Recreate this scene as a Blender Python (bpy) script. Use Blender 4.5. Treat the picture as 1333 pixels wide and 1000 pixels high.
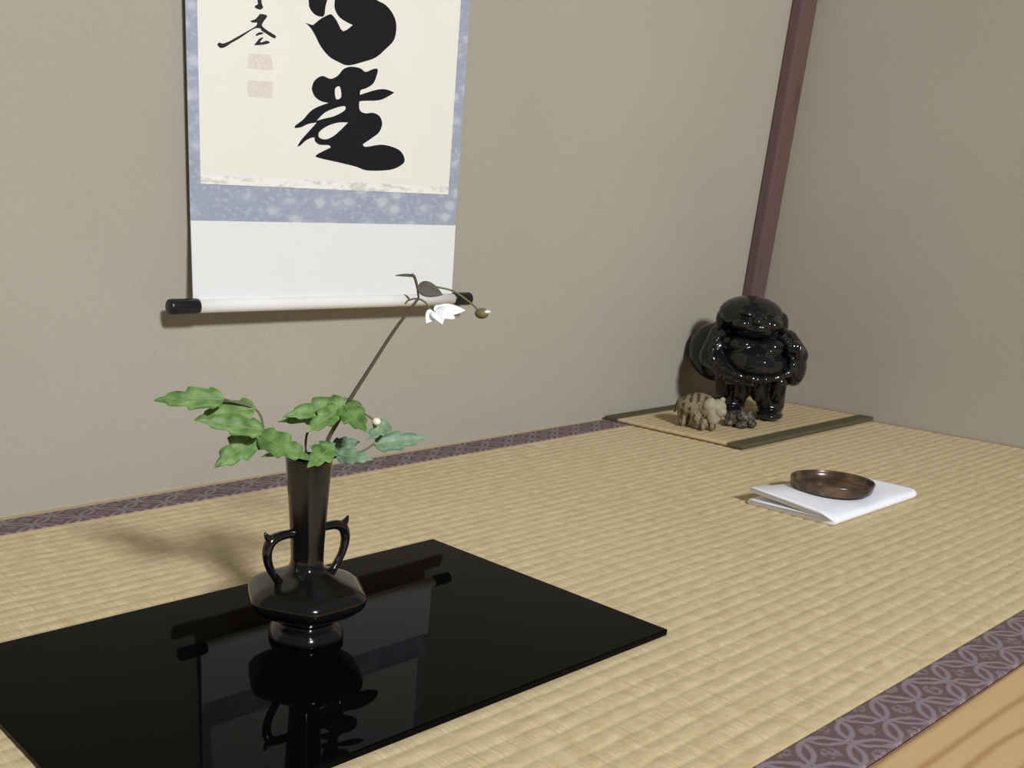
import bpy, bmesh, math, random
from mathutils import Vector, Matrix, geometry, noise

random.seed(4)
for o in list(bpy.data.objects):
    bpy.data.objects.remove(o, do_unlink=True)
scene = bpy.context.scene
C = scene.collection

# ------------------------------------------------------------------ camera
EYE_HEIGHT = 0.30                     # above the alcove's tatami
cam_data = bpy.data.cameras.new('camera')
cam = bpy.data.objects.new('camera', cam_data)
C.objects.link(cam)
cam_data.sensor_fit = 'HORIZONTAL'
cam_data.sensor_width = 36.0
cam_data.lens = 36.0 * 1292.01 / 1333.0
cam_data.shift_x = (666.5 - 452.165) / 1333.0
cam_data.shift_y = (766.86 - 500.0) / 1333.0
cam_data.clip_start = 0.01
cam.matrix_world = Matrix(((0.777619, 0.2047642, -0.594458, 0.0),
                           (-0.6278668, 0.302594, -0.7170914, 0.0),
                           (0.0330447, 0.9308644, 0.3638675, EYE_HEIGHT),
                           (0, 0, 0, 1)))
scene.camera = cam

# ------------------------------------------------------------------ light
world = bpy.data.worlds.new('world')
scene.world = world
world.use_nodes = True
bg = world.node_tree.nodes['Background']
bg.inputs[0].default_value = (1.0, 1.0, 1.0, 1)      # light scattered through the room
bg.inputs[1].default_value = 0.12

lamp_data = bpy.data.lights.new('room_lamp_offscreen', 'AREA')     # the room's hanging lamp, behind the viewer
lamp_data.shape = 'RECTANGLE'
lamp_data.size = 0.42
lamp_data.size_y = 0.30
lamp_data.energy = 102
lamp_data.color = (0.97, 1.0, 1.03)
lamp = bpy.data.objects.new('room_lamp_offscreen', lamp_data)
lamp.location = (-0.25, -2.0, 1.82)
lamp.rotation_euler = (Vector((0.9, 0.8, 0.1)) - Vector(lamp.location)).to_track_quat('-Z', 'Y').to_euler()
C.objects.link(lamp)
vs = scene.view_settings
vs.view_transform = 'Standard'
vs.look = 'None'
vs.gamma = 1.0
vs.use_curve_mapping = False
vs.exposure = 0.0

# ------------------------------------------------------------------ materials
def srgb(r, g, b):
    f = lambda c: (c / 255 / 12.92) if c / 255 <= 0.04045 else ((c / 255 + 0.055) / 1.055) ** 2.4
    return (f(r), f(g), f(b), 1.0)

class Mat:
    def __init__(self, name, color=(0.5, 0.5, 0.5, 1), rough=0.6, spec=0.5, ior=1.5, coat=0.0):
        self.m = bpy.data.materials.new(name)
        self.m.use_nodes = True
        self.nt = self.m.node_tree
        self.b = self.nt.nodes['Principled BSDF']
        self.b.inputs['Base Color'].default_value = color
        self.b.inputs['Roughness'].default_value = rough
        self.b.inputs['Specular IOR Level'].default_value = spec
        self.b.inputs['IOR'].default_value = ior
        self.b.inputs['Coat Weight'].default_value = coat
    def n(self, typ, **kw):
        nd = self.nt.nodes.new(typ)
        for k, v in kw.items():
            if k in nd.inputs.keys():
                nd.inputs[k].default_value = v
            else:
                setattr(nd, k, v)
        return nd
    def l(self, a, b): self.nt.links.new(a, b)
    def coord(self, scale=(1, 1, 1), kind='Object', rot=(0, 0, 0)):
        t = self.n('ShaderNodeTexCoord'); m = self.n('ShaderNodeMapping')
        m.inputs['Scale'].default_value = scale
        m.inputs['Rotation'].default_value = rot
        self.l(t.outputs[kind], m.inputs[0])
        return m.outputs[0]
    def noise(self, vec, scale, detail=3, rough=0.5, dist=0.0):
        t = self.n('ShaderNodeTexNoise'); t.inputs['Scale'].default_value = scale
        t.inputs['Detail'].default_value = detail; t.inputs['Roughness'].default_value = rough
        t.inputs['Distortion'].default_value = dist
        self.l(vec, t.inputs['Vector']); return t.outputs[0]
    def ramp(self, fac, stops):
        r = self.n('ShaderNodeValToRGB'); e = r.color_ramp.elements
        while len(e) < len(stops): e.new(0.5)
        for i, (p, c) in enumerate(stops): e[i].position = p; e[i].color = c
        self.l(fac, r.inputs[0]); return r.outputs[0]
    def mix(self, fac, a, b, mode='MIX'):
        x = self.n('ShaderNodeMix'); x.data_type = 'RGBA'; x.blend_type = mode
        for s, v in ((0, fac), (6, a), (7, b)):
            if hasattr(v, 'is_linked'): self.l(v, x.inputs[s])
            else: x.inputs[s].default_value = v
        return x.outputs[2]
    def math(self, op, a, b=0.0, c=0.0):
        x = self.n('ShaderNodeMath'); x.operation = op
        for s, v in ((0, a), (1, b), (2, c)):
            if hasattr(v, 'is_linked'): self.l(v, x.inputs[s])
            else: x.inputs[s].default_value = v
        return x.outputs[0]
    def color(self, sock): self.l(sock, self.b.inputs['Base Color'])
    def bump(self, h, strength=0.3, dist=0.001):
        x = self.n('ShaderNodeBump'); x.inputs['Strength'].default_value = strength
        x.inputs['Distance'].default_value = dist
        self.l(h, x.inputs['Height']); self.l(x.outputs[0], self.b.inputs['Normal'])

def m_plaster(name, a, b):
    M = Mat(name, rough=0.95, spec=0.1)
    v = M.coord()
    M.color(M.ramp(M.math('ADD', M.math('MULTIPLY', M.noise(v, 3.0, 2), 0.6), M.math('MULTIPLY', M.noise(v, 260, 3), 0.4)),
                   [(0.3, a), (0.7, b)]))
    M.bump(M.noise(v, 420, 3), 0.25, 0.0006)
    return M.m
MAT = {}
MAT['wall'] = m_plaster('sand_plaster', srgb(166, 160, 146), srgb(177, 170, 156))

def m_tatami(name, c1, c2, c3, c4):
    M = Mat(name, rough=0.62, spec=0.25)
    v = M.coord((900, 25, 25))          # thin rush stems laid across the ribs
    big = M.coord((3, 3, 3))
    n1 = M.noise(v, 1.0, 2)
    c = M.ramp(n1, [(0.25, c1), (0.5, c2), (0.78, c3)])
    patch = M.noise(M.coord((60, 110, 1)), 1.0, 3, 0.6)
    c = M.mix(M.ramp(patch, [(0.38, (0, 0, 0, 1)), (0.66, (0.7, 0.7, 0.7, 1))]), c, c1)
    patch2 = M.noise(M.coord((35, 150, 1), 'Object', (0, 0, 0.5)), 1.0, 2)
    c = M.mix(M.ramp(patch2, [(0.55, (0, 0, 0, 1)), (0.75, (0.6, 0.6, 0.6, 1))]), c, c4)
    c = M.mix(M.math('MULTIPLY', M.noise(big, 1.0, 2), 0.3), c, c3)
    M.color(c)
    M.bump(n1, 0.35, 0.0004)
    return M.m
MAT['tatami'] = m_tatami('woven_rush', srgb(182, 160, 118), srgb(213, 193, 152), srgb(228, 209, 172), srgb(200, 186, 142))
MAT['goza'] = m_tatami('fine_woven_rush', srgb(182, 160, 120), srgb(202, 180, 140), srgb(212, 192, 154), srgb(198, 184, 138))

def m_heri(name, ground, line, spot):
    # brocade ribbon: chain of overlapping rings woven in a paler thread
    M = Mat(name, rough=0.7, spec=0.3)
    t = M.n('ShaderNodeTexCoord'); s = M.n('ShaderNodeSeparateXYZ')
    M.l(t.outputs['Object'], s.inputs[0])
    wob = M.math('MULTIPLY', M.math('SUBTRACT', M.noise(t.outputs['Object'], 90, 2), 0.5), 0.22)
    u = M.math('ADD', M.math('DIVIDE', M.math('SUBTRACT', s.outputs[0], 0.6076), 0.0239), wob)
    w = M.math('ADD', M.math('DIVIDE', s.outputs[1], 0.0195), wob)
    def ring(off):
        a = M.math('WRAP', M.math('ADD', u, off), 1.0, -1.0)
        b = M.math('WRAP', M.math('ADD', w, off), 1.0, -1.0)
        r = M.math('SQRT', M.math('ADD', M.math('MULTIPLY', a, a), M.math('MULTIPLY', b, b)))
        return M.math('ABSOLUTE', M.math('SUBTRACT', r, 0.90)), r
    d1, r1 = ring(0.0); d2, r2 = ring(1.0)
    d = M.math('MINIMUM', d1, d2)
    m = M.n('ShaderNodeMapRange'); m.inputs[1].default_value = 0.045; m.inputs[2].default_value = 0.12
    m.inputs[3].default_value = 1.0; m.inputs[4].default_value = 0.0
    M.l(d, m.inputs[0])
    rin = M.math('MINIMUM', r1, r2)
    inner = M.math('MULTIPLY', M.math('LESS_THAN', rin, 0.30), M.math('GREATER_THAN', M.noise(t.outputs['Object'], 260, 2), 0.46))
    c = M.mix(inner, ground, spot)
    c = M.mix(m.outputs[0], c, line)
    grain = M.noise(M.coord((700, 1600, 1)), 1.0, 2)
    M.color(M.mix(M.math('MULTIPLY', grain, 0.35), c, ground))
    M.bump(M.math('ADD', m.outputs[0], M.math('MULTIPLY', grain, 0.4)), 0.6, 0.0008)
    return M.m
MAT['heri'] = m_heri('purple_brocade', srgb(103, 84, 86), srgb(144, 129, 134), srgb(134, 118, 123))

def m_wood(name, c1, c2, scale=14, axis=(1.2, 9, 9), rough=0.45):
    M = Mat(name, rough=rough, spec=0.4)
    v = M.coord(axis)
    w = M.n('ShaderNodeTexWave'); w.bands_direction = 'Y'
    w.inputs['Scale'].default_value = scale; w.inputs['Distortion'].default_value = 7
    w.inputs['Detail'].default_value = 2; w.inputs['Detail Scale'].default_value = 0.6
    M.l(v, w.inputs['Vector'])
    c = M.ramp(w.outputs[1], [(0.0, c1), (0.16, tuple(0.35*p_+0.65*q_ for p_, q_ in zip(c1, c2))), (0.4, c2), (1.0, c2)])
    c = M.mix(M.math('MULTIPLY', M.noise(M.coord((40, 700, 700)), 1.0, 2), 0.35), c, c1)
    M.color(c)
    return M.m
MAT['sill'] = m_wood('pale_cedar', srgb(176, 138, 92), srgb(210, 174, 126), 2.2, (2.4, 9, 9))
MAT['strip'] = m_wood('pale_cedar_strip', srgb(176, 150, 108), srgb(196, 172, 130), 6)
MAT['post'] = m_wood('red_brown_wood', srgb(88, 67, 63), srgb(104, 82, 77), 10, (9, 9, 1.2))

def m_flat(name, c, rough=0.8, spec=0.2, var=0.12, scale=60):
    M = Mat(name, rough=rough, spec=spec)
    d = tuple(x * (1 - var) for x in c[:3]) + (1,)
    M.color(M.mix(M.noise(M.coord(), scale, 3), d, c))
    return M.m
MAT['sheet'] = m_flat('writing_paper', srgb(238, 236, 227), 0.9, 0.1, 0.05, 25)
MAT['lower'] = m_flat('lower_panel_silk', srgb(230, 231, 230), 0.9, 0.1, 0.03, 40)
MAT['white_wrap'] = m_flat('roller_paper', srgb(238, 237, 233), 0.6, 0.3, 0.03, 40)
MAT['ink'] = m_flat('sumi_ink', srgb(28, 29, 33), 0.75, 0.2, 0.35, 160)
MAT['grey_ink'] = m_flat('thin_sumi_ink', srgb(52, 52, 53), 0.8, 0.2, 0.4, 500)
def m_seal(name):
    M = Mat(name, rough=0.9, spec=0.1)
    n = M.noise(M.coord(), 330, 2)
    M.color(M.ramp(n, [(0.35, srgb(221, 209, 203)), (0.6, srgb(228, 219, 213)), (0.75, srgb(236, 232, 224))]))
    return M.m
MAT['seal'] = m_seal('faded_seal_ink')
def m_brocade(name):
    M = Mat(name, rough=0.75, spec=0.3)
    v = M.coord((30, 30, 52))
    vo = M.n('ShaderNodeTexVoronoi'); vo.inputs['Scale'].default_value = 1.5
    nz = M.n('ShaderNodeTexNoise'); nz.inputs['Scale'].default_value = 2.5; M.l(v, nz.inputs['Vector'])
    M.l(M.mix(0.25, v, nz.outputs[1]), vo.inputs['Vector'])
    a = M.ramp(vo.outputs[0], [(0.18, srgb(190, 196, 208)), (0.34, srgb(164, 171, 187)), (0.6, srgb(157, 164, 180))])
    b = M.noise(v, 4.5, 3)
    M.color(M.mix(M.ramp(b, [(0.52, (0, 0, 0, 1)), (0.64, (0.7, 0.7, 0.7, 1))]), a, srgb(180, 188, 205)))
    return M.m
MAT['brocade'] = m_brocade('blue_grey_brocade')
def m_torn(name):
    M = Mat(name, rough=0.85, spec=0.2)
    M.color(M.ramp(M.noise(M.coord((80, 80, 230)), 1.0, 3), [(0.35, srgb(212, 206, 203)), (0.52, srgb(240, 239, 236))]))
    return M.m
MAT['torn'] = m_torn('flecked_paper_edge')
MAT['knob'] = Mat('black_knob_lacquer', srgb(22, 22, 25), 0.35).m
MAT['tray'] = Mat('black_lacquer', (0.0022, 0.0022, 0.002, 1), 0.015, 0.5, 1.115).m
def m_bronze():
    M = Mat('dark_bronze', rough=0.15, spec=0.5, ior=1.6)
    n = M.noise(M.coord(), 45, 3)
    M.color(M.ramp(n, [(0.3, (0.003, 0.003, 0.003, 1)), (0.7, (0.008, 0.007, 0.006, 1))]))
    M.b.inputs['Metallic'].default_value = 0.0
    return M.m
MAT['bronze'] = m_bronze()
MAT['glaze'] = Mat('black_glaze', (0.011, 0.011, 0.011, 1), 0.10, 0.5, 1.5).m
MAT['cloth'] = m_flat('white_cloth', srgb(243, 245, 250), 0.85, 0.1, 0.02, 30)
MAT['olive'] = m_flat('olive_ribbon', srgb(92, 88, 64), 0.8, 0.2, 0.2, 500)
def m_dish():
    M = Mat('brown_glaze', rough=0.22, spec=0.5)
    n = M.noise(M.coord(), 32, 4, 0.6, 0.6)
    M.color(M.ramp(n, [(0.32, srgb(38, 31, 27)), (0.52, srgb(78, 60, 46)), (0.66, srgb(116, 88, 62)), (0.8, srgb(168, 136, 98))]))
    return M.m
MAT['dish'] = m_dish()
def m_stripe():
    M = Mat('striped_stone', rough=0.6, spec=0.3)
    v = M.coord((1, 1, 0.35))
    w = M.n('ShaderNodeTexWave'); w.inputs['Scale'].default_value = 30
    w.inputs['Distortion'].default_value = 3.5; w.inputs['Detail'].default_value = 2
    M.l(v, w.inputs['Vector'])
    brk = M.noise(M.coord(), 130, 2)
    f = M.math('MULTIPLY', w.outputs[1], M.math('GREATER_THAN', brk, 0.45))
    M.color(M.ramp(f, [(0.3, srgb(132, 119, 92)), (0.62, srgb(94, 80, 60)), (0.9, srgb(72, 58, 42))]))
    return M.m
MAT['stripe'] = m_stripe()
MAT['pale_stone'] = m_flat('pale_stone', srgb(178, 168, 142), 0.65, 0.3, 0.4, 160)
def m_speck():
    M = Mat('speckled_stone', rough=0.5, spec=0.4)
    M.color(M.ramp(M.noise(M.coord(), 230, 3), [(0.4, srgb(48, 47, 42)), (0.55, srgb(86, 83, 70)), (0.72, srgb(122, 118, 102))]))
    return M.m
MAT['speck'] = m_speck()
def m_leaf(name, c1, c2, c3):
    M = Mat(name, rough=0.5, spec=0.35)
    n = M.noise(M.coord(), 110, 3)
    M.color(M.ramp(n, [(0.3, c1), (0.55, c2), (0.8, c3)]))
    M.b.inputs['Subsurface Weight'].default_value = 0.08
    M.b.inputs['Subsurface Radius'].default_value = (0.002, 0.003, 0.001)
    return M.m
MAT['leaf'] = m_leaf('green_leaf', srgb(72, 103, 49), srgb(104, 138, 72), srgb(152, 174, 116))
MAT['leaf_blue'] = m_leaf('grey_green_leaf', srgb(80, 108, 80), srgb(110, 140, 108), srgb(146, 170, 138))
MAT['stem'] = m_flat('brown_stem', srgb(92, 78, 64), 0.6, 0.3, 0.3, 300)
MAT['green_stem'] = m_flat('olive_stem', srgb(112, 110, 76), 0.6, 0.3, 0.3, 300)
MAT['rib'] = m_flat('pale_green_rib', srgb(140, 164, 104), 0.6, 0.3, 0.2, 300)
MAT['bract'] = m_flat('grey_bract', srgb(96, 92, 84), 0.7, 0.2, 0.3, 300)
MAT['petal'] = Mat('white_petal', srgb(248, 248, 250), 0.6, 0.3).m
MAT['bud'] = m_flat('olive_bud', srgb(122, 112, 78), 0.6, 0.3, 0.4, 300)
MAT['bud_pale'] = Mat('pale_bud_tip', srgb(232, 228, 205), 0.6, 0.3).m

# brush strokes on the scroll (x, z) and the cutting (metres)
INK = {
 'upper_left': [[(0.6814,0.4931),(0.6839,0.4869),(0.6852,0.4806),(0.6911,0.4756),(0.6982,0.4741),(0.7041,0.4756),(0.7055,0.4832),(0.7077,0.4900),(0.7106,0.4969)]],
 'swirl': [[(0.6801,0.4666),(0.6890,0.4655),(0.6925,0.4671),(0.7006,0.4727),(0.7112,0.4776),(0.7153,0.4770),(0.7210,0.4726),(0.7294,0.4644),(0.7420,0.4717),(0.7345,0.4731),(0.7245,0.4764),(0.7183,0.4823),(0.7173,0.4888),(0.7225,0.4985),(0.7655,0.5042),(0.7734,0.4985),(0.7865,0.4954),(0.7975,0.4878),(0.8026,0.4780),(0.8003,0.4645),(0.7890,0.4545),(0.7752,0.4448),(0.7587,0.4391),(0.7374,0.4335),(0.7237,0.4356),(0.7113,0.4395),(0.7002,0.4477),(0.6928,0.4569),(0.6868,0.4628)]],
 'lower': [[(0.6904,0.4094),(0.6939,0.4157),(0.7034,0.4205),(0.7144,0.4187),(0.7241,0.4227),(0.7313,0.4295),(0.7412,0.4327),(0.7539,0.4325),(0.7618,0.4297),(0.7719,0.4333),(0.7784,0.4340),(0.7775,0.4276),(0.7727,0.4192),(0.7626,0.4138),(0.7555,0.4114),(0.7552,0.4069),(0.7602,0.4086),(0.7783,0.4139),(0.7915,0.4154),(0.8038,0.4133),(0.7946,0.4084),(0.7815,0.4037),(0.7580,0.4013),(0.7543,0.3988),(0.7559,0.3917),(0.7638,0.3896),(0.7743,0.3909),(0.7838,0.3883),(0.7882,0.3812),(0.7847,0.3726),(0.7756,0.3665),(0.7615,0.3588),(0.7656,0.3563),(0.7868,0.3597),(0.8033,0.3587),(0.8174,0.3547),(0.8242,0.3464),(0.8198,0.3404),(0.8021,0.3344),(0.7695,0.3324),(0.7534,0.3355),(0.7324,0.3383),(0.6995,0.3422),(0.6982,0.3448),(0.7043,0.3478),(0.7167,0.3530),(0.7141,0.3551),(0.7016,0.3549),(0.6954,0.3581),(0.6941,0.3616),(0.6844,0.3584),(0.6761,0.3526),(0.6725,0.3515),(0.6772,0.3579),(0.6867,0.3665),(0.6974,0.3760),(0.6865,0.3740),(0.6770,0.3702),(0.6687,0.3688),(0.6698,0.3715),(0.6792,0.3774),(0.6886,0.3859),(0.6982,0.3910),(0.7127,0.3959),(0.7029,0.3966),(0.6943,0.4002),(0.6905,0.4059)], [(0.7209,0.4103),(0.7270,0.4125),(0.7294,0.4031),(0.7237,0.4000),(0.7211,0.4033)], [(0.6973,0.3777),(0.7081,0.3864),(0.7253,0.3927),(0.7348,0.3943),(0.7342,0.3901),(0.7206,0.3838),(0.7058,0.3801)], [(0.7002,0.3629),(0.7013,0.3674),(0.7110,0.3733),(0.7258,0.3779),(0.7397,0.3789),(0.7311,0.3720),(0.7213,0.3650),(0.7114,0.3608),(0.7039,0.3609)]],
 'sig_dot': [[(0.6212,0.4843),(0.6281,0.4852),(0.6269,0.4796),(0.6275,0.4760),(0.6288,0.4734),(0.6256,0.4712),(0.6199,0.4718),(0.6193,0.4736),(0.6225,0.4754),(0.6221,0.4790)]],
 'sig_main': [[(0.6137,0.4601),(0.6193,0.4621),(0.6231,0.4653),(0.6256,0.4675),(0.6326,0.4674),(0.6333,0.4657),(0.6295,0.4615),(0.6275,0.4580),(0.6307,0.4556),(0.6372,0.4531),(0.6443,0.4506),(0.6431,0.4485),(0.6398,0.4487),(0.6320,0.4515),(0.6269,0.4533),(0.6256,0.4550),(0.6193,0.4543),(0.6117,0.4502),(0.6017,0.4440),(0.5918,0.4387),(0.5844,0.4343),(0.5789,0.4332),(0.5759,0.4357),(0.5784,0.4377),(0.5820,0.4372),(0.5894,0.4399),(0.5993,0.4451),(0.6080,0.4497),(0.6180,0.4551),(0.6212,0.4573),(0.6218,0.4597),(0.6162,0.4590)]],
 'sig_bar': [[(0.6199,0.4488),(0.6244,0.4516),(0.6295,0.4517),(0.6288,0.4507),(0.6244,0.4493),(0.6212,0.4480)]],
 'sig_foot': [[(0.6180,0.4397),(0.6218,0.4434),(0.6237,0.4455),(0.6269,0.4472),(0.6295,0.4473),(0.6257,0.4438),(0.6269,0.4430),(0.6321,0.4450),(0.6359,0.4449),(0.6366,0.4436),(0.6321,0.4420),(0.6244,0.4404)]],
 'seal1': [[(0.6110,0.4277),(0.6136,0.4317),(0.6347,0.4332),(0.6386,0.4305),(0.6402,0.4249),(0.6393,0.4198),(0.6123,0.4189),(0.6110,0.4211)]],
 'seal2': [[(0.6106,0.4069),(0.6141,0.4083),(0.6348,0.4095),(0.6407,0.4081),(0.6408,0.3969),(0.6388,0.3945),(0.6167,0.3937),(0.6109,0.3954)]],
}
LEAVES = [  # base, tip, half width
  ((0.3456, 0.5486, 0.1782), (0.3069, 0.5716, 0.1774), 0.0075),
  ((0.3635, 0.5388, 0.1727), (0.3311, 0.5634, 0.1635), 0.0075),
  ((0.363, 0.5292, 0.1593), (0.3217, 0.5417, 0.1684), 0.0070),
  ((0.365, 0.5402, 0.1524), (0.3324, 0.5398, 0.137), 0.0097),
  ((0.3651, 0.5376, 0.1539), (0.382, 0.5023, 0.1432), 0.0086),
  ((0.4049, 0.51, 0.1474), (0.378, 0.5002, 0.1395), 0.0077),
  ((0.3769, 0.5287, 0.1418), (0.363, 0.5317, 0.1414), 0.0026),
  ((0.4187, 0.5121, 0.174), (0.3737, 0.5211, 0.1692), 0.0077),
  ((0.4179, 0.5189, 0.1651), (0.3792, 0.5357, 0.1625), 0.0047),
  ((0.4148, 0.5113, 0.1735), (0.4133, 0.4848, 0.1617), 0.0082),
  ((0.4126, 0.5117, 0.1716), (0.3809, 0.5056, 0.1613), 0.0071),
  ((0.4372, 0.5043, 0.1457), (0.4704, 0.488, 0.1504), 0.0068),
  ((0.4075, 0.508, 0.1418), (0.4217, 0.4873, 0.1412), 0.0057),
  ((0.4178, 0.5253, 0.1433), (0.4367, 0.5185, 0.1451), 0.0048),
  ((0.4453, 0.4995, 0.1606), (0.4249, 0.4974, 0.1528), 0.0057),
  ((0.4199, 0.5112, 0.1766), (0.4196, 0.5265, 0.1757), 0.0020),
  ((0.4207, 0.5106, 0.1761), (0.4226, 0.5016, 0.1749), 0.0020),
  ((0.4133, 0.5162, 0.1425), (0.3935, 0.5186, 0.1476), 0.0047),
  ((0.4005, 0.5208, 0.141), (0.4132, 0.5163, 0.1473), 0.0052),
]
STEMS = {
  'main': [(0.3984, 0.5275, 0.113), (0.4056, 0.522, 0.1348), (0.4094, 0.5191, 0.1508), (0.4145, 0.5153, 0.163), (0.4199, 0.5112, 0.1766), (0.4294, 0.504, 0.1967), (0.4414, 0.4949, 0.2218), (0.4536, 0.4857, 0.2435)],
  'side': [(0.4199, 0.5112, 0.1761), (0.4249, 0.5049, 0.17), (0.432, 0.497, 0.1635)],
  'left': [(0.3991, 0.5269, 0.1184), (0.3911, 0.5229, 0.1418), (0.3785, 0.5275, 0.1487), (0.3651, 0.5376, 0.1539), (0.3641, 0.5308, 0.1594), (0.3635, 0.5388, 0.1712), (0.3461, 0.5495, 0.1775)],
  'mid': [(0.3991, 0.527, 0.1239), (0.397, 0.5285, 0.1478), (0.3998, 0.5239, 0.1599), (0.4151, 0.5148, 0.1703)],
  'right': [(0.3999, 0.5263, 0.1239), (0.4089, 0.5145, 0.1376), (0.427, 0.5058, 0.1419), (0.4372, 0.5043, 0.1463)],
  'flower': [(0.4466, 0.4909, 0.2394), (0.4485, 0.4895, 0.2419), (0.4528, 0.4863, 0.243), (0.4568, 0.4832, 0.2412), (0.4598, 0.481, 0.237), (0.4627, 0.4788, 0.2347)],
  'budstalk': [(0.4536, 0.4857, 0.2435), (0.4529, 0.4862, 0.2501), (0.4589, 0.4842, 0.2511), (0.4679, 0.4799, 0.2498), (0.4755, 0.4754, 0.2476), (0.4839, 0.469, 0.2412), (0.4886, 0.4655, 0.2365)],
  'bractstem': [(0.4529, 0.4862, 0.2491), (0.451, 0.4876, 0.2557), (0.4493, 0.4889, 0.258)],
}

# ------------------------------------------------------------------ mesh helpers
def link(name, mesh, mat=None, parent=None, loc=None):
    o = bpy.data.objects.new(name, mesh)
    C.objects.link(o)
    if mat is not None: mesh.materials.append(MAT[mat] if isinstance(mat, str) else mat)
    if parent is not None: o.parent = parent
    if loc is not None: o.location = loc
    return o
def tag(o, label=None, cat=None, group=None, kind=None):
    if label: o['label'] = label
    if cat: o['category'] = cat
    if group: o['group'] = group
    if kind: o['kind'] = kind
    return o
def thing(name, label, cat, loc=(0, 0, 0), rotz=0.0, group=None):
    o = bpy.data.objects.new(name, None)
    o.empty_display_size = 0.02
    C.objects.link(o); o.location = loc; o.rotation_euler = (0, 0, rotz)
    return tag(o, label, cat, group)
def to_mesh(bm, name, smooth=False):
    bmesh.ops.recalc_face_normals(bm, faces=bm.faces[:])
    me = bpy.data.meshes.new(name); bm.to_mesh(me); bm.free()
    if smooth:
        for p in me.polygons: p.use_smooth = True
    return me
def box(name, lo, hi, mat, parent=None, bevel=0.0, seg=2):
    bm = bmesh.new()
    bmesh.ops.create_cube(bm, size=1.0)
    for v in bm.verts:
        v.co = Vector([lo[i] + (v.co[i] + 0.5) * (hi[i] - lo[i]) for i in range(3)])
    if bevel:
        bmesh.ops.bevel(bm, geom=bm.edges[:], offset=bevel, segments=seg, affect='EDGES', profile=0.5)
    return link(name, to_mesh(bm, name), mat, parent)
def extrude_poly(name, loops, y0, y1, mat, parent=None):
    """flat printed shape in the x/z plane with real (very small) thickness; first loop outer, rest holes"""
    polys = []
    for l in loops:
        n_ = len(l); q = [Vector((a, b, 0)) for a, b in l]; out = []
        for i in range(n_):
            a, b, c, d = q[i - 1], q[i], q[(i + 1) % n_], q[(i + 2) % n_]
            sharp = (b - a).angle(c - b, 0) > 1.9
            for k in range(3):
                t = k / 3
                m1 = Vector() if sharp else (c - a) * 0.5
                m2 = (d - b) * 0.5 if (c - b).angle(d - c, 0) <= 1.9 else Vector()
                out.append(b * (2*t**3 - 3*t*t + 1) + m1 * (t**3 - 2*t*t + t) + c * (-2*t**3 + 3*t*t) + m2 * (t**3 - t*t))
        polys.append(out)
    tris = geometry.tessellate_polygon(polys)
    flat = [p for l in polys for p in l]
    n = len(flat)
    verts = [(p.x, y0, p.y) for p in flat] + [(p.x, y1, p.y) for p in flat]
    faces = [tuple(t) for t in tris] + [tuple(i + n for i in reversed(t)) for t in tris]
    k = 0
    for l in polys:
        m = len(l)
        for i in range(m):
            a, b = k + i, k + (i + 1) % m
            faces.append((a, b, b + n, a + n))
        k += m
    me = bpy.data.meshes.new(name); me.from_pydata(verts, [], faces)
    bm = bmesh.new(); bm.from_mesh(me); bpy.data.meshes.remove(me)
    return link(name, to_mesh(bm, name), mat, parent)
def spline(pts, per=6):
    """Catmull-Rom through points"""
    P = [Vector(p) for p in pts]; P = [P[0] * 2 - P[1]] + P + [P[-1] * 2 - P[-2]]
    out = []
    for i in range(1, len(P) - 2):
        a, b, c, d = P[i - 1:i + 3]
        for k in range(per):
            t = k / per
            out.append(0.5 * ((2 * b) + (c - a) * t + (2 * a - 5 * b + 4 * c - d) * t * t + (3 * b - a - 3 * c + d) * t ** 3))
    out.append(P[-2]); return out
def tube_bm(pts, radii, seg=10, bm=None, flat=1.0):
    bm = bm or bmesh.new()
    n = len(pts); rings = []
    up = Vector((0, 0, 1)); prev = None
    for i, p in enumerate(pts):
        d = (pts[min(i + 1, n - 1)] - pts[max(i - 1, 0)]).normalized()
        if prev is None:
            ref = up if abs(d.dot(up)) < 0.9 else Vector((1, 0, 0))
            s = d.cross(ref).normalized()
        else:
            s = (prev - d * prev.dot(d)).normalized()
        prev = s; t = d.cross(s)
        r = radii[i] if hasattr(radii, '__len__') else radii
        rings.append([bm.verts.new(p + (s * math.cos(a) + t * math.sin(a) * flat) * r) for a in [2 * math.pi * k / seg for k in range(seg)]])
    for a, b in zip(rings, rings[1:]):
        for k in range(seg):
            bm.faces.new((a[k], a[(k + 1) % seg], b[(k + 1) % seg], b[k]))
    bm.faces.new(list(reversed(rings[0]))); bm.faces.new(rings[-1])
    return bm
def tube(name, pts, radii, mat, parent=None, seg=10, per=6):
    if per > 1:
        n0 = len(pts); sp = spline(pts, per)
        if hasattr(radii, '__len__'):
            radii = [radii[min(int(i / per), n0 - 1)] * (1 - (i % per) / per) + radii[min(int(i / per) + 1, n0 - 1)] * ((i % per) / per) for i in range(len(sp))]
        pts = sp
    return link(name, to_mesh(tube_bm([Vector(p) for p in pts], radii, seg), name, True), mat, parent)
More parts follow.
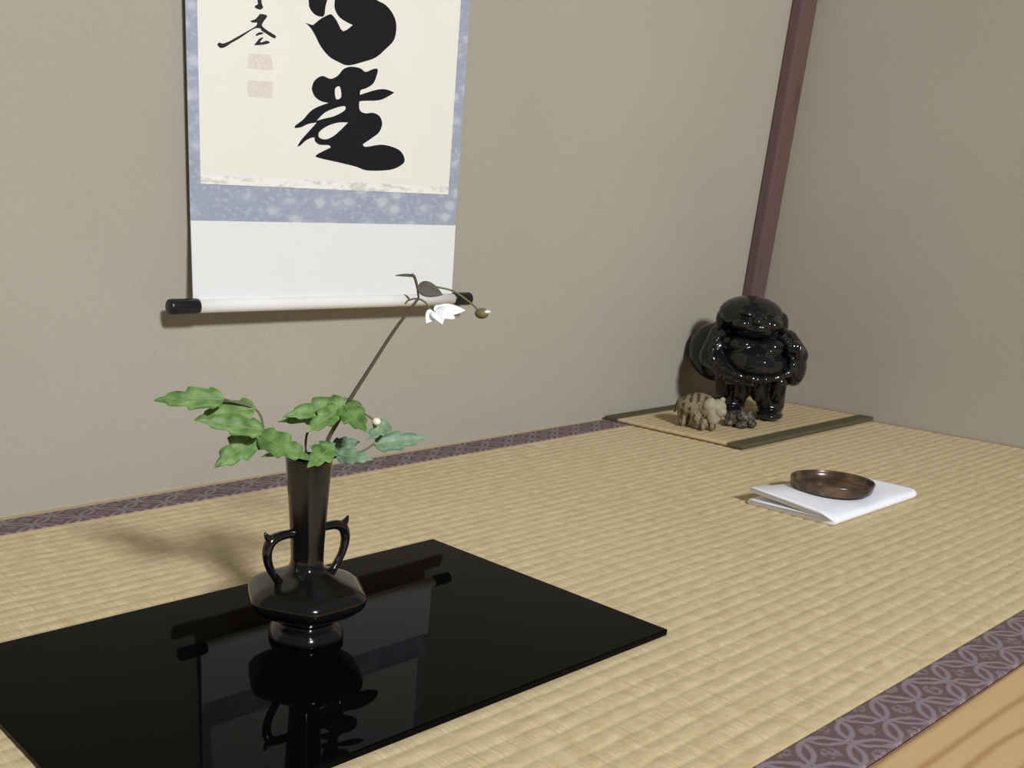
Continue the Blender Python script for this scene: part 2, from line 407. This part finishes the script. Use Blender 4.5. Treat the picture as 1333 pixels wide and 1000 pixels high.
def lathe(name, prof, mat, parent=None, seg=96, hexk=None, close=True):
    """prof: (radius, z) list; hexk: blend to a six-sided section per ring"""
    bm = bmesh.new(); rings = []
    for i, (r, z) in enumerate(prof):
        k = hexk[i] if hexk else 0.0
        ring = []
        for s in range(seg):
            a = 2 * math.pi * s / seg
            h = sum(math.cos(math.pi / 6) / math.cos(((a + q) % (math.pi / 3)) - math.pi / 6) for q in (-0.12, -0.07, -0.025, 0.025, 0.07, 0.12)) / 6
            rr = r * (1 - k + k * h)
            ring.append(bm.verts.new((rr * math.cos(a), rr * math.sin(a), z)))
        rings.append(ring)
    for a, b in zip(rings, rings[1:]):
        for s in range(seg):
            bm.faces.new((a[s], a[(s + 1) % seg], b[(s + 1) % seg], b[s]))
    bm.faces.new(list(reversed(rings[0]))); bm.faces.new(rings[-1])
    return link(name, to_mesh(bm, name, True), mat, parent)
def smooth_profile(pts, per=5):
    return [(p.x, p.y) for p in spline([(a, b, 0) for a, b in pts], per)]

def ellipsoid(bm, c, r, rot=None, seg=20):
    M = Matrix.Translation(c)
    if rot: M = M @ Matrix.Rotation(rot[2], 4, 'Z') @ Matrix.Rotation(rot[1], 4, 'Y') @ Matrix.Rotation(rot[0], 4, 'X')
    M = M @ Matrix.Diagonal((r[0], r[1], r[2], 1))
    bmesh.ops.create_uvsphere(bm, u_segments=seg, v_segments=seg // 2 + 2, radius=1.0, matrix=M)
def capsule(bm, a, b, ra, rb, n=7):
    a, b = Vector(a), Vector(b)
    for i in range(n):
        t = i / (n - 1); r = ra + (rb - ra) * t
        ellipsoid(bm, a.lerp(b, t), (r, r, r), seg=14)
def fuse(name, bm, mat, parent, voxel=0.0018, smooth=4, factor=0.5):
    """melt overlapping lumps into one continuous skin"""
    me = bpy.data.meshes.new(name + '_raw'); bm.to_mesh(me); bm.free()
    o = bpy.data.objects.new(name + '_raw', me); C.objects.link(o)
    r = o.modifiers.new('r', 'REMESH'); r.mode = 'VOXEL'; r.voxel_size = voxel
    s = o.modifiers.new('s', 'SMOOTH'); s.iterations = smooth; s.factor = factor
    dg = bpy.context.evaluated_depsgraph_get()
    out = bpy.data.meshes.new_from_object(o.evaluated_get(dg))
    bpy.data.objects.remove(o, do_unlink=True); bpy.data.meshes.remove(me)
    out.name = name; out.materials.clear()
    for p in out.polygons: p.use_smooth = True
    return link(name, out, mat, parent)

# ------------------------------------------------------------------ the setting
WX, WY = 1.655, 0.9315                # right wall, back wall
LEFT = -0.75
TOP = 1.9
w = box('wall_back', (LEFT - 0.1, WY, -0.16), (WX + 0.1, WY + 0.1, TOP), 'wall'); tag(w, 'grey-beige sand plaster wall behind the hanging scroll', kind='structure')
w = box('wall_right', (WX, -0.05, -0.16), (WX + 0.1, WY, TOP), 'wall'); tag(w, 'grey-beige plaster side wall beside the glazed statuette', kind='structure')

# corner post
p = box('trim_1', (1.611, 0.913, 0.0), (WX, WY, TOP), 'post', bevel=0.003); tag(p, 'slim red-brown wooden corner post between the two plaster walls', kind='structure')

# unseen lintel and small wall, added to shade the upper back wall
p = box('trim_5', (LEFT, 0.10, 1.20), (WX, 0.19, 1.27), 'strip', bevel=0.003); tag(p, 'added, unseen pale wooden lintel that shades the top of the alcove', kind='structure')
w = box('wall_front', (LEFT, 0.125, 1.27), (WX, 0.165, TOP), 'wall'); tag(w, 'added, unseen plaster wall above the shading lintel', kind='structure')

# tatami: ribbed weave as relief
PITCH = 0.01345
def tatami(name, x0, x1, y0, y1, mat, nx, phase=0.0, amp=0.0012, per=10):
    ny = max(2, int(round((y1 - y0) / PITCH * per)))
    verts = []; faces = []
    for j in range(ny + 1):
        y = y0 + (y1 - y0) * j / ny
        ph = (y - phase) / PITCH
        rib = int(math.floor(ph))
        h = abs(math.sin(math.pi * ph)) ** 0.38
        for i in range(nx + 1):
            x = x0 + (x1 - x0) * i / nx
            k = noise.noise((x * 26 + rib * 7.3, rib * 3.1, 0.0)) * 0.35 + noise.noise((x * 5, y * 6, 3.0)) * 0.2
            wv = noise.noise((x * 4.0, y * 5.0, 9.0)) * 0.0012
            edge = 0.0 if j in (0, ny) or i in (0, nx) else 1.0
            verts.append((x, y + wv * edge, amp * (h - 1.0) * (1 + k) ))
    for j in range(ny):
        for i in range(nx):
            a = j * (nx + 1) + i
            faces.append((a, a + 1, a + nx + 2, a + nx + 1))
    # skirt down to the boards so the mat has thickness
    top = len(verts)
    ring = [i for i in range(nx + 1)] + [j * (nx + 1) + nx for j in range(1, ny + 1)] + [ny * (nx + 1) + i for i in range(nx - 1, -1, -1)] + [j * (nx + 1) for j in range(ny - 1, 0, -1)]
    low = []
    for r in ring:
        low.append(len(verts)); verts.append((verts[r][0], verts[r][1], -0.045))
    m = len(ring)
    for i in range(m):
        faces.append((ring[i], low[i], low[(i + 1) % m], ring[(i + 1) % m]))
    faces.append(tuple(low))
    me = bpy.data.meshes.new(name); me.from_pydata(verts, [], faces); me.update()
    for q in me.polygons: q.use_smooth = True
    return link(name, me, mat)
fl = tatami('floor', LEFT, WX, 0.2345, 0.8800, 'tatami', 260, phase=0.2353)
tag(fl, 'ribbed straw tatami flooring of the alcove', kind='structure')
def border(x0, x1, y0a, y1a, y0b, y1b, loc_y):
    bm = bmesh.new()
    n = 40; top = []
    for i in range(n + 1):
        t = i / n; x = x0 + (x1 - x0) * t
        a = y0a + (y0b - y0a) * t; b = y1a + (y1b - y1a) * t
        prof = [(a, -0.045), (a, -0.0006), (a + 0.0012, 0.0008), (b - 0.0012, 0.0008), (b, -0.0006), (b, -0.045)]
        top.append([bm.verts.new((x, y - loc_y, z)) for y, z in prof])
    for r, s in zip(top, top[1:]):
        for k in range(6):
            bm.faces.new((r[k], r[(k + 1) % 6], s[(k + 1) % 6], s[k]))
    bm.faces.new(top[0]); bm.faces.new(list(reversed(top[-1])))
    o = link('border_ribbon', to_mesh(bm, 'border_ribbon'), 'heri', fl, (0, loc_y, 0))
    return tag(o, 'muted purple brocade edging with a woven chain of rings')
border(LEFT, WX, 0.1957, 0.2353, 0.1957, 0.2353, 0.215)
border(LEFT, WX, 0.8785, 0.9165, 0.8790, 0.9265, 0.8908)

# pale wooden strip that closes the gap to the wall
s = box('trim_2', (LEFT, 0.9150, -0.045), (1.611, WY, -0.0002), 'strip'); tag(s, 'thin pale wooden strip between tatami edging and back wall', kind='structure')
# wooden front sill of the alcove
s = box('trim_3', (LEFT, 0.055, -0.16), (WX, 0.1955, 0.0006), 'sill', bevel=0.003); tag(s, 'pale grained wooden sill along the front of the alcove', kind='structure')
s = box('floor', (-2.6, -4.0, -0.24), (2.6, 0.055, -0.16), 'goza'); tag(s, 'straw matting of the room floor in front of the alcove', kind='structure')
s = box('trim_4', (LEFT, 0.0555, -0.16), (WX, 0.9315, -0.046), 'strip'); tag(s, 'wooden boards under the tatami', kind='structure')

# ------------------------------------------------------------------ hanging scroll
SY = WY - 0.012
sc = thing('hanging_scroll', 'hanging scroll with bold black brush characters on cream paper and blue-grey mount', 'scroll', (0, 0, 0))
X0, X1 = 0.5425, 0.9125
ZB, ZT = 0.195, 1.35
box('mount', (X0, SY, 0.2760), (X1, SY + 0.0007, ZT), 'brocade', sc)
sheet = box('calligraphy_sheet', (0.5545, SY - 0.0004, 0.3112), (0.8970, SY, 1.10), 'sheet', sc)
box('flecked_edge', (0.5545, SY - 0.0005, 0.3112), (0.8970, SY - 0.0004, 0.3195), 'torn', sheet)
lp = box('lower_panel', (X0 - 0.0003, SY - 0.0004, ZB), (X1 + 0.0003, SY + 0.0004, 0.2768), 'lower', sc)
for v in lp.data.vertices:             # swings forward to the roller that weights it
    if v.co.z < 0.25:
        v.co.y -= 0.0150; v.co.x += -0.0080 if v.co.x < 0.7 else -0.0135; v.co.z += 0.002
box('upper_panel', (X0, SY - 0.0004, 1.15), (X1, SY, ZT), 'lower', sc)
tag(box('edge_binding', (X0 - 0.0004, SY - 0.0001, 0.2768), (X0, SY + 0.0007, ZT), 'brocade', sc))
for key, loops in INK.items():
    if key.startswith('seal'):
        o = extrude_poly('seal_print', loops, SY - 0.0005, SY - 0.0004, 'seal', sheet); tag(o, 'faded pink seal print')
    else:
        o = extrude_poly('brush_stroke', loops, SY - 0.0005, SY - 0.0004, 'grey_ink' if key.startswith('sig') else 'ink', sheet)
# roller, slightly lower at its far end
ra, rb = Vector((0.5385, SY - 0.0155, 0.1957)), Vector((0.9010, SY - 0.0155, 0.1918))
d = (rb - ra)
rod = tube('roller', [ra + d * t for t in (0, 0.33, 0.66, 1)], 0.0069, 'white_wrap', sc, 24, 1)
for p0, p1 in ((ra - d.normalized() * 0.033, ra + d.normalized() * 0.001), (rb - d.normalized() * 0.001, rb + d.normalized() * 0.029)):
    dd = p1 - p0
    k = tube('end_knob', [p0, p0 + dd * 0.03, p0 + dd * 0.1, p0 + dd * 0.5, p0 + dd * 0.92, p1], [0.0062, 0.0074, 0.0079, 0.0078, 0.0079, 0.0074], 'knob', rod, 24, 1)
    tag(k, 'black lacquered roller end')

# ------------------------------------------------------------------ lacquer board
tray = box('lacquer_board', (0.1735, 0.3785, 0.0), (0.6315, 0.6375, 0.0052), 'tray', bevel=0.0009)
tag(tray, 'glossy black lacquer board lying flat under the bronze vase', 'board')

# ------------------------------------------------------------------ vase
VX, VY, VZ = 0.399, 0.527, 0.0052
vase = thing('bronze_vase', 'dark bronze six-sided vase with a tall neck and two loop handles', 'vase', (VX, VY, VZ))
prof = [(0.0278, 0.0), (0.0290, 0.0012), (0.0290, 0.0040), (0.0270, 0.0075), (0.0240, 0.0105), (0.0218, 0.0126), (0.0216, 0.0138),
        (0.0262, 0.0160), (0.0350, 0.0205), (0.0432, 0.0262), (0.0460, 0.0298), (0.0464, 0.0335), (0.0450, 0.0370), (0.0385, 0.0415), (0.0290, 0.0455), (0.0205, 0.0486),
        (0.0150, 0.0514), (0.0128, 0.0545), (0.0124, 0.060), (0.0127, 0.070), (0.0134, 0.082), (0.0144, 0.098), (0.0156, 0.117), (0.0166, 0.1295), (0.0168, 0.1315)]
kk = [0.5] * 7 + [0.7, 0.8, 0.85, 0.85, 0.85, 0.85, 0.85, 0.8, 0.7, 0.6, 0.55, 0.55, 0.5, 0.45, 0.4, 0.35, 0.3, 0.3]
inner = [(0.0160, 0.1320), (0.0152, 0.1305), (0.0140, 0.112), (0.0128, 0.095), (0.0115, 0.08), (0.0095, 0.06)]
body = lathe('body', prof + inner, 'bronze', vase, 96, kk + [0.3] * 6)
mod = body.modifiers.new('edge', 'BEVEL'); mod.width = 0.0012; mod.segments = 2; mod.limit_method = 'ANGLE'; mod.angle_limit = math.radians(40)
for sgn in (-1, 1):
    pts = [(sgn * r, 0, z) for r, z in ((0.0115, 0.0795), (0.018, 0.0800), (0.0255, 0.0795), (0.0312, 0.0768), (0.0340, 0.0710), (0.0338, 0.064), (0.0312, 0.0565), (0.0270, 0.0500), (0.0235, 0.0455))]
    h = tube('handle', pts, [0.0032, 0.0031, 0.0035, 0.0039, 0.0036, 0.0032, 0.0029, 0.0029, 0.0032], 'bronze', vase, 12, 5)
    tube('handle_spur', [(sgn * 0.0300, 0, 0.0780), (sgn * 0.0340, 0, 0.0808), (sgn * 0.0362, 0, 0.0845)], [0.0034, 0.0024, 0.0007], 'bronze', h, 10, 4)

# ------------------------------------------------------------------ flower cutting
pv = Vector((-0.604, -0.797, 0.0))     # towards the open front of the alcove
plant = thing('anemone_cutting', 'cut white anemone with lobed green leaves standing in the bronze vase', 'flower', (VX, VY, VZ + 0.06))
def wpart(o):
    o.matrix_parent_inverse = Matrix.Translation((-VX, -VY, -(VZ + 0.06)))
    return o
def leaf_mesh(base, tip, hw, lobes=True, cup=0.18, up=0.8):
    base, tip = Vector(base), Vector(tip)
    a = tip - base; L = a.length; ax = a.normalized()
    nrm = (Vector((0, 0, 1)) * up + pv * (1.2 - up))
    side = ax.cross(nrm).normalized(); nn = side.cross(ax).normalized()
    n = 26; rows = []
    bm = bmesh.new()
    for layer in (0.00025, -0.00025):
        grid = []
        for i in range(n + 1):
            t = i / n
            wd = (math.sin(math.pi * min(1, t ** 0.58)) ** 0.85) * hw * 1.05 if 0 < t < 1 else 0.0003
            if lobes:
                ph = (t * 3.3 + 0.15 + hw * 40) % 1.0
                wd *= 1.15 - 0.50 * (1 - ph) ** 1.4 * min(1, t * 3)
            droop = -0.10 * L * (t - 0.35) ** 2
            row = []
            for j in range(5):
                s = (j - 2) / 2
                fwd = abs(s) * 0.10 * L * (1 - t) * t * 2
                row.append(bm.verts.new(base + ax * (t * L + fwd) + side * (s * wd) + nn * (cup * abs(s) * wd + droop + layer + (0.0004 * math.sin(t * 23) * abs(s) if lobes else 0.0))))
            grid.append(row)
        rows.append(grid)
    for gi, g in enumerate(rows):
        for r, q in zip(g, g[1:]):
            for j in range(4):
                f = (r[j], r[j + 1], q[j + 1], q[j])
                bm.faces.new(f if gi == 0 else tuple(reversed(f)))
    A, B = rows
    for i in range(n):
        for j in (0, 4):
            bm.faces.new((A[i][j], A[i + 1][j], B[i + 1][j], B[i][j]))
    return to_mesh(bm, 'leaf', True)
leaf_mats = ['leaf', 'leaf', 'leaf', 'leaf', 'leaf', 'leaf', 'leaf', 'leaf', 'leaf', 'leaf', 'leaf', 'leaf_blue', 'leaf_blue', 'leaf_blue', 'leaf_blue', 'leaf_blue', 'leaf', 'leaf_blue', 'leaf_blue']
for i, (b, t, hw) in enumerate(LEAVES):
    lf = wpart(link('leaf', leaf_mesh(b, t, hw * 0.95, hw > 0.004, up=0.45 if hw > 0.004 else 0.9), leaf_mats[i], plant))
    base, tip = Vector(b), Vector(t)
    vein = link('midrib', to_mesh(tube_bm([base.lerp(tip, q) + pv * 0.0006 + Vector((0, 0, -0.10 * (tip - base).length * (q - 0.35) ** 2)) for q in (0.0, 0.25, 0.5, 0.75)], [0.0005, 0.0004, 0.0003, 0.0002], 6), 'midrib', True), 'rib', lf)
    vein.matrix_parent_inverse = Matrix.Identity(4)
RAD = {'main': [0.0016, 0.0015, 0.0014, 0.0014, 0.0014, 0.0012, 0.0011, 0.0009], 'side': 0.0007, 'left': 0.0008, 'mid': 0.0008, 'right': 0.0007, 'flower': 0.0006, 'budstalk': 0.0006, 'bractstem': 0.0009}
for k, pts in STEMS.items():
    wpart(tube('stem', pts, RAD[k], 'stem' if k in ('main', 'mid', 'bractstem') else 'green_stem', plant, 8, 5))
# bracts at the top
wpart(link('bract', leaf_mesh((0.4515, 0.4873, 0.2568), (0.4411, 0.4951, 0.2572), 0.0014, False), 'bract', plant))
wpart(link('bract', leaf_mesh((0.4525, 0.4862, 0.2505), (0.4640, 0.4745, 0.2462), 0.0046, False, 0.3, 0.25), 'bract', plant))
wpart(link('bract', leaf_mesh((0.4490, 0.4890, 0.2420), (0.4462, 0.4912, 0.2455), 0.0008, False), 'bract', plant))
fc = (0.4623, 0.4791, 0.2352)
for tip, hw in (((0.4852, 0.4740, 0.2362), 0.0042), ((0.4650, 0.4640, 0.2325), 0.0044), ((0.4530, 0.4765, 0.2290), 0.0040), ((0.4570, 0.4660, 0.2295), 0.0042), ((0.4810, 0.4850, 0.2350), 0.0040), ((0.4720, 0.4700, 0.2320), 0.0045)):
    wpart(link('petal', leaf_mesh(fc, tip, hw, False, 0.35, 0.5), 'petal', plant))
def blob(name, c, r, mat, parent, rot=None):
    bm = bmesh.new(); ellipsoid(bm, Vector(c), r, rot, 20)
    return link(name, to_mesh(bm, name, True), mat, parent)
bd = wpart(blob('flower_bud', (0.4903, 0.4641, 0.2346), (0.0046, 0.0046, 0.0034), 'bud', plant))
o = blob('bud_sepal', (0.4917, 0.4612, 0.2358), (0.0032, 0.0024, 0.0012), 'bud_pale', bd)
gb = wpart(blob('flower_bud', (0.432, 0.497, 0.1635), (0.0030, 0.0030, 0.0026), 'bud_pale', plant))

# ------------------------------------------------------------------ folded white cloth and dish
W_, D_, RC = 0.198, 0.100, 0.046
bm = bmesh.new(); rings = []; nx = 40
for i in range(nx + 1):
    x = W_ * (1 - (1 - i / nx) ** 1.25) if i else 0.0
    d_ = D_
    if x > W_ - RC: d_ = D_ - RC + math.sqrt(max(0.0, RC * RC - (x - W_ + RC) ** 2))
    f0 = 0.0 if x < W_ - 0.012 else 0.006 * (1 - math.sqrt(max(0.0, 1 - ((x - W_ + 0.012) / 0.012) ** 2)))
    k = 0.06 + 0.94 * (1 - x / W_) ** 3
    wob = 0.0006 * math.sin(x * 60)
    top = lambda y: 0.0105 + wob + 0.0092 * k * (max(0, y) / D_) ** 1.1
    t1, t2 = 0.0056, 0.0062
    yy = [0.02, 0.045, 0.07]
    pr_ = [(d_, 0.0012), (d_ - 0.002, 0.0002)] + [(y * d_ / D_, 0.0002) for y in reversed(yy)] + [(0.005, 0.0002), (0.0012, 0.0012), (-0.0008, 0.0040), (-0.0006, 0.0068), (0.0015, 0.0092), (0.006, top(0.006))]
    pr_ += [(y * d_ / D_, top(y * d_ / D_)) for y in yy] + [(d_ - 0.002, top(d_)), (d_, top(d_) - 0.0016), (d_ + 0.0002, top(d_) - t1 + 0.001), (d_ - 0.002, top(d_) - t1)]
    pr_ += [(y * d_ / D_, max(t2 + 0.0001, top(y * d_ / D_) - t1)) for y in reversed(yy)] + [(0.008, t2 - 0.0002)] + [(y * d_ / D_, t2) for y in yy] + [(d_ - 0.002, t2 - 0.0003), (d_, t2 - 0.002)]
    rings.append([bm.verts.new((x, max(y, y + f0 * (1 - y / 0.05)) if y < 0.05 else y, z)) for y, z in pr_])
m = len(rings[0])
for a, b in zip(rings, rings[1:]):
    for k in range(m): bm.faces.new((a[k], a[(k + 1) % m], b[(k + 1) % m], b[k]))
bm.faces.new(rings[0]); bm.faces.new(list(reversed(rings[-1])))
cl = link('folded_cloth', to_mesh(bm, 'folded_cloth', True), 'cloth', None, (1.026, 0.4435, 0.0))
tag(cl, 'white cloth folded in half under the brown glazed dish', 'cloth')

dish = lathe('glazed_dish', smooth_profile([(0.0405, 0.0), (0.0420, 0.0008), (0.0432, 0.004), (0.0438, 0.008), (0.0440, 0.0108), (0.0432, 0.0120), (0.0418, 0.0112), (0.0408, 0.0075), (0.0380, 0.0040), (0.030, 0.0030), (0.012, 0.0028), (0.002, 0.0028)], 3), 'dish')
dish.location = (1.122, 0.4990, 0.0131)
dish.rotation_euler = (math.radians(-0.6), math.radians(0.5), 0.9)
tag(dish, 'low round brown glazed dish resting on the folded white cloth', 'dish')

# ------------------------------------------------------------------ small mat under the statuette
mx0, mx1, my0, my1 = 1.268, 1.6535, 0.692, 0.9245
mat_ = thing('display_mat', 'small straw display mat with olive cloth edging in the corner', 'mat', (mx0, my0, 0))
bm = bmesh.new()
nx, ny = 40, 90
grid = [[bm.verts.new(((mx1 - mx0) * i / nx, 0.020 + (my1 - my0 - 0.040) * j / ny, 0.0058 + 0.00035 * math.sin(2 * math.pi * j / 6))) for i in range(nx + 1)] for j in range(ny + 1)]
for r, q in zip(grid, grid[1:]):
    for i in range(nx): bm.faces.new((r[i], r[i + 1], q[i + 1], q[i]))
lowv = {}
ring = [grid[0][i] for i in range(nx + 1)] + [grid[j][nx] for j in range(1, ny + 1)] + [grid[ny][i] for i in range(nx - 1, -1, -1)] + [grid[j][0] for j in range(ny - 1, 0, -1)]
low = [bm.verts.new((v.co.x, v.co.y, 0.0012)) for v in ring]
for i in range(len(ring)):
    bm.faces.new((ring[i], low[i], low[(i + 1) % len(ring)], ring[(i + 1) % len(ring)]))
bm.faces.new(low)
link('woven_straw', to_mesh(bm, 'woven_straw', True), 'goza', mat_)
for a, b in ((0.0, 0.024), (my1 - my0 - 0.024, my1 - my0)):
    o = box('edging', (-0.002, a, 0.0008), (mx1 - mx0, b, 0.0068), 'olive', mat_, bevel=0.0016); tag(o, 'olive cloth edging')
MT = 0.0060

# ------------------------------------------------------------------ glazed statuette
RB = math.atan2(-0.88, 0.476)
st = thing('glazed_statuette', 'glossy black glazed statuette of a stout standing monk with a sack', 'statuette', (1.487, 0.812, MT), RB)
LEAN = 0.115                          # the figure leans slightly towards its sack
def lean(b):
    for v in b.verts: v.co.x -= LEAN * v.co.z
bm = bmesh.new()
E = lambda c, r, rot=None: ellipsoid(bm, c, r, rot)
# head and face, turned a little to the figure's left
hx, hy, hz = -0.006, -0.010, 0.1535
E((hx, hy, hz), (0.0470, 0.044, 0.0275))
E((hx + 0.012, hy - 0.018, hz - 0.010), (0.036, 0.034, 0.019))
E((hx - 0.010, hy - 0.042, hz - 0.011), (0.014, 0.012, 0.009))      # cheeks
E((hx + 0.032, hy - 0.036, hz - 0.011), (0.014, 0.012, 0.009))
E((hx + 0.012, hy - 0.050, hz - 0.006), (0.0075, 0.008, 0.0055))    # nose
E((hx + 0.012, hy - 0.045, hz - 0.018), (0.016, 0.010, 0.0045))     # lip and chin
E((hx + 0.012, hy - 0.036, hz - 0.022), (0.022, 0.014, 0.006))
E((hx - 0.004, hy - 0.044, hz + 0.004), (0.012, 0.007, 0.0032), (0, 0.2, 0))  # brows
E((hx + 0.028, hy - 0.040, hz + 0.004), (0.012, 0.007, 0.0032), (0, -0.2, 0))
E((hx - 0.042, hy - 0.002, hz - 0.012), (0.008, 0.013, 0.017))      # long ears
E((hx + 0.047, hy + 0.002, hz - 0.012), (0.008, 0.013, 0.017))
# torso
E((0.000, 0.006, 0.102), (0.058, 0.046, 0.034))
E((0.006, -0.020, 0.083), (0.047, 0.046, 0.030))
E((-0.014, -0.030, 0.1090), (0.022, 0.018, 0.014))
E((0.026, -0.028, 0.1090), (0.022, 0.018, 0.014))
E((0.000, 0.004, 0.060), (0.056, 0.044, 0.028))
# arms in wide sleeves
capsule(bm, (-0.048, 0.0, 0.116), (-0.060, -0.014, 0.086), 0.019, 0.019)
capsule(bm, (-0.060, -0.014, 0.086), (-0.028, -0.052, 0.062), 0.018, 0.012)
capsule(bm, (0.048, 0.0, 0.116), (0.063, -0.010, 0.098), 0.018, 0.017)
capsule(bm, (0.063, -0.010, 0.098), (0.060, -0.034, 0.112), 0.014, 0.010)
E((0.060, 0.000, 0.082), (0.019, 0.026, 0.032))
E((-0.022, -0.058, 0.060), (0.012, 0.009, 0.009))                    # hands
E((0.060, -0.040, 0.113), (0.010, 0.009, 0.009))
for k in range(4):
    capsule(bm, (-0.018 + k * 0.0055, -0.062, 0.063), (-0.012 + k * 0.0055, -0.064, 0.055), 0.0034, 0.0026, 4)
    capsule(bm, (0.052 + k * 0.0050, -0.047, 0.116), (0.052 + k * 0.0050, -0.050, 0.108), 0.0032, 0.0025, 4)
# legs and feet
capsule(bm, (-0.025, 0.0, 0.050), (-0.026, -0.002, 0.0212), 0.027, 0.021)
capsule(bm, (0.026, 0.0, 0.050), (0.030, -0.002, 0.0212), 0.027, 0.021)
E((-0.026, -0.024, 0.0082), (0.019, 0.027, 0.0085))
E((0.030, -0.026, 0.0082), (0.020, 0.028, 0.0085))
lean(bm)
body = fuse('body', bm, 'glaze', st, 0.0016, 3)
# robe edge running round the bared chest and belly
rp = [(-0.040, -0.030, 0.128), (-0.056, -0.034, 0.108), (-0.056, -0.046, 0.088), (-0.042, -0.056, 0.076), (-0.016, -0.063, 0.067), (0.016, -0.063, 0.064), (0.044, -0.048, 0.070), (0.058, -0.034, 0.084), (0.052, -0.026, 0.112), (0.040, -0.026, 0.127)]
rp = [(x - LEAN * z, y, z) for x, y, z in rp]
sp = spline(rp, 8)
rob = link('robe_hem', to_mesh(tube_bm(sp, [0.0052 + 0.0014 * math.sin(i * 1.25) for i in range(len(sp))], 12), 'robe_hem', True), 'glaze', st)
# skirt hem folds
bm = bmesh.new()
for k in range(4):
    x = -0.042 + k * 0.028
    capsule(bm, (x, -0.040 + 0.010 * abs(x) / 0.045, 0.058), (x * 0.92, -0.030 + 0.012 * abs(x) / 0.045, 0.036), 0.011, 0.012, 5)
E((0.0, 0.0, 0.050), (0.050, 0.036, 0.020))
lean(bm)
fuse('skirt', bm, 'glaze', st, 0.0018, 4)
# sack slung over the shoulder
bm = bmesh.new()
E((-0.055, 0.036, 0.088), (0.044, 0.038, 0.046))
E((-0.044, 0.034, 0.116), (0.030, 0.028, 0.022))
capsule(bm, (-0.040, 0.026, 0.124), (-0.036, -0.006, 0.126), 0.012, 0.008)
lean(bm)
tag(fuse('sack', bm, 'glaze', st, 0.002, 4), 'black glazed sack on the shoulder')

# ------------------------------------------------------------------ little animals
RA = math.atan2(-0.86, 0.51)
an = thing('striped_figurine', 'small beige stone animal figurine with dark brown stripes and pale head', 'figurine', (1.318, 0.796, MT), RA)
bm = bmesh.new()
E((-0.006, 0.008, 0.030), (0.029, 0.020, 0.018))
E((-0.004, 0.008, 0.038), (0.022, 0.016, 0.012))
E((0.010, 0.000, 0.030), (0.017, 0.016, 0.016))
capsule(bm, (-0.006, -0.008, 0.020), (0.006, -0.016, 0.0055), 0.0075, 0.0055)
capsule(bm, (0.016, -0.006, 0.020), (0.020, -0.012, 0.0055), 0.0070, 0.0052)
capsule(bm, (-0.024, 0.006, 0.022), (-0.022, 0.002, 0.0055), 0.0085, 0.0055)
capsule(bm, (-0.020, 0.018, 0.022), (-0.018, 0.016, 0.0055), 0.0080, 0.0055)
capsule(bm, (-0.032, 0.012, 0.034), (-0.036, 0.014, 0.020), 0.0035, 0.0025)
fuse('body', bm, 'stripe', an, 0.0012, 3)
bm = bmesh.new()
E((0.022, -0.006, 0.034), (0.013, 0.012, 0.0115))
E((0.028, -0.014, 0.029), (0.0085, 0.0085, 0.0075))
E((0.020, -0.012, 0.022), (0.010, 0.008, 0.013)); E((0.012, -0.010, 0.036), (0.010, 0.009, 0.010))
E((0.028, 0.003, 0.0435), (0.0042, 0.003, 0.0042)); E((0.013, -0.011, 0.0435), (0.0042, 0.003, 0.0042))
E((0.032, -0.0205, 0.0290), (0.003, 0.0026, 0.0022))
tag(fuse('head', bm, 'pale_stone', an, 0.0011, 2), 'pale carved head')
fr = thing('speckled_figurine', 'tiny crouching figurine of speckled dark grey stone before the statuette', 'figurine', (1.386, 0.7705, MT), RA)
bm = bmesh.new()
E((0.0, 0.004, 0.0115), (0.0215, 0.016, 0.0115))
E((0.006, -0.008, 0.0165), (0.0125, 0.011, 0.0085))
E((0.001, -0.013, 0.0235), (0.0034, 0.0034, 0.0034)); E((0.012, -0.011, 0.0235), (0.0034, 0.0034, 0.0034))
E((-0.014, -0.006, 0.006), (0.008, 0.010, 0.006)); E((0.018, -0.004, 0.006), (0.007, 0.010, 0.006))
E((0.004, -0.015, 0.0048), (0.009, 0.006, 0.0050))
fuse('body', bm, 'speck', fr, 0.0011, 2)
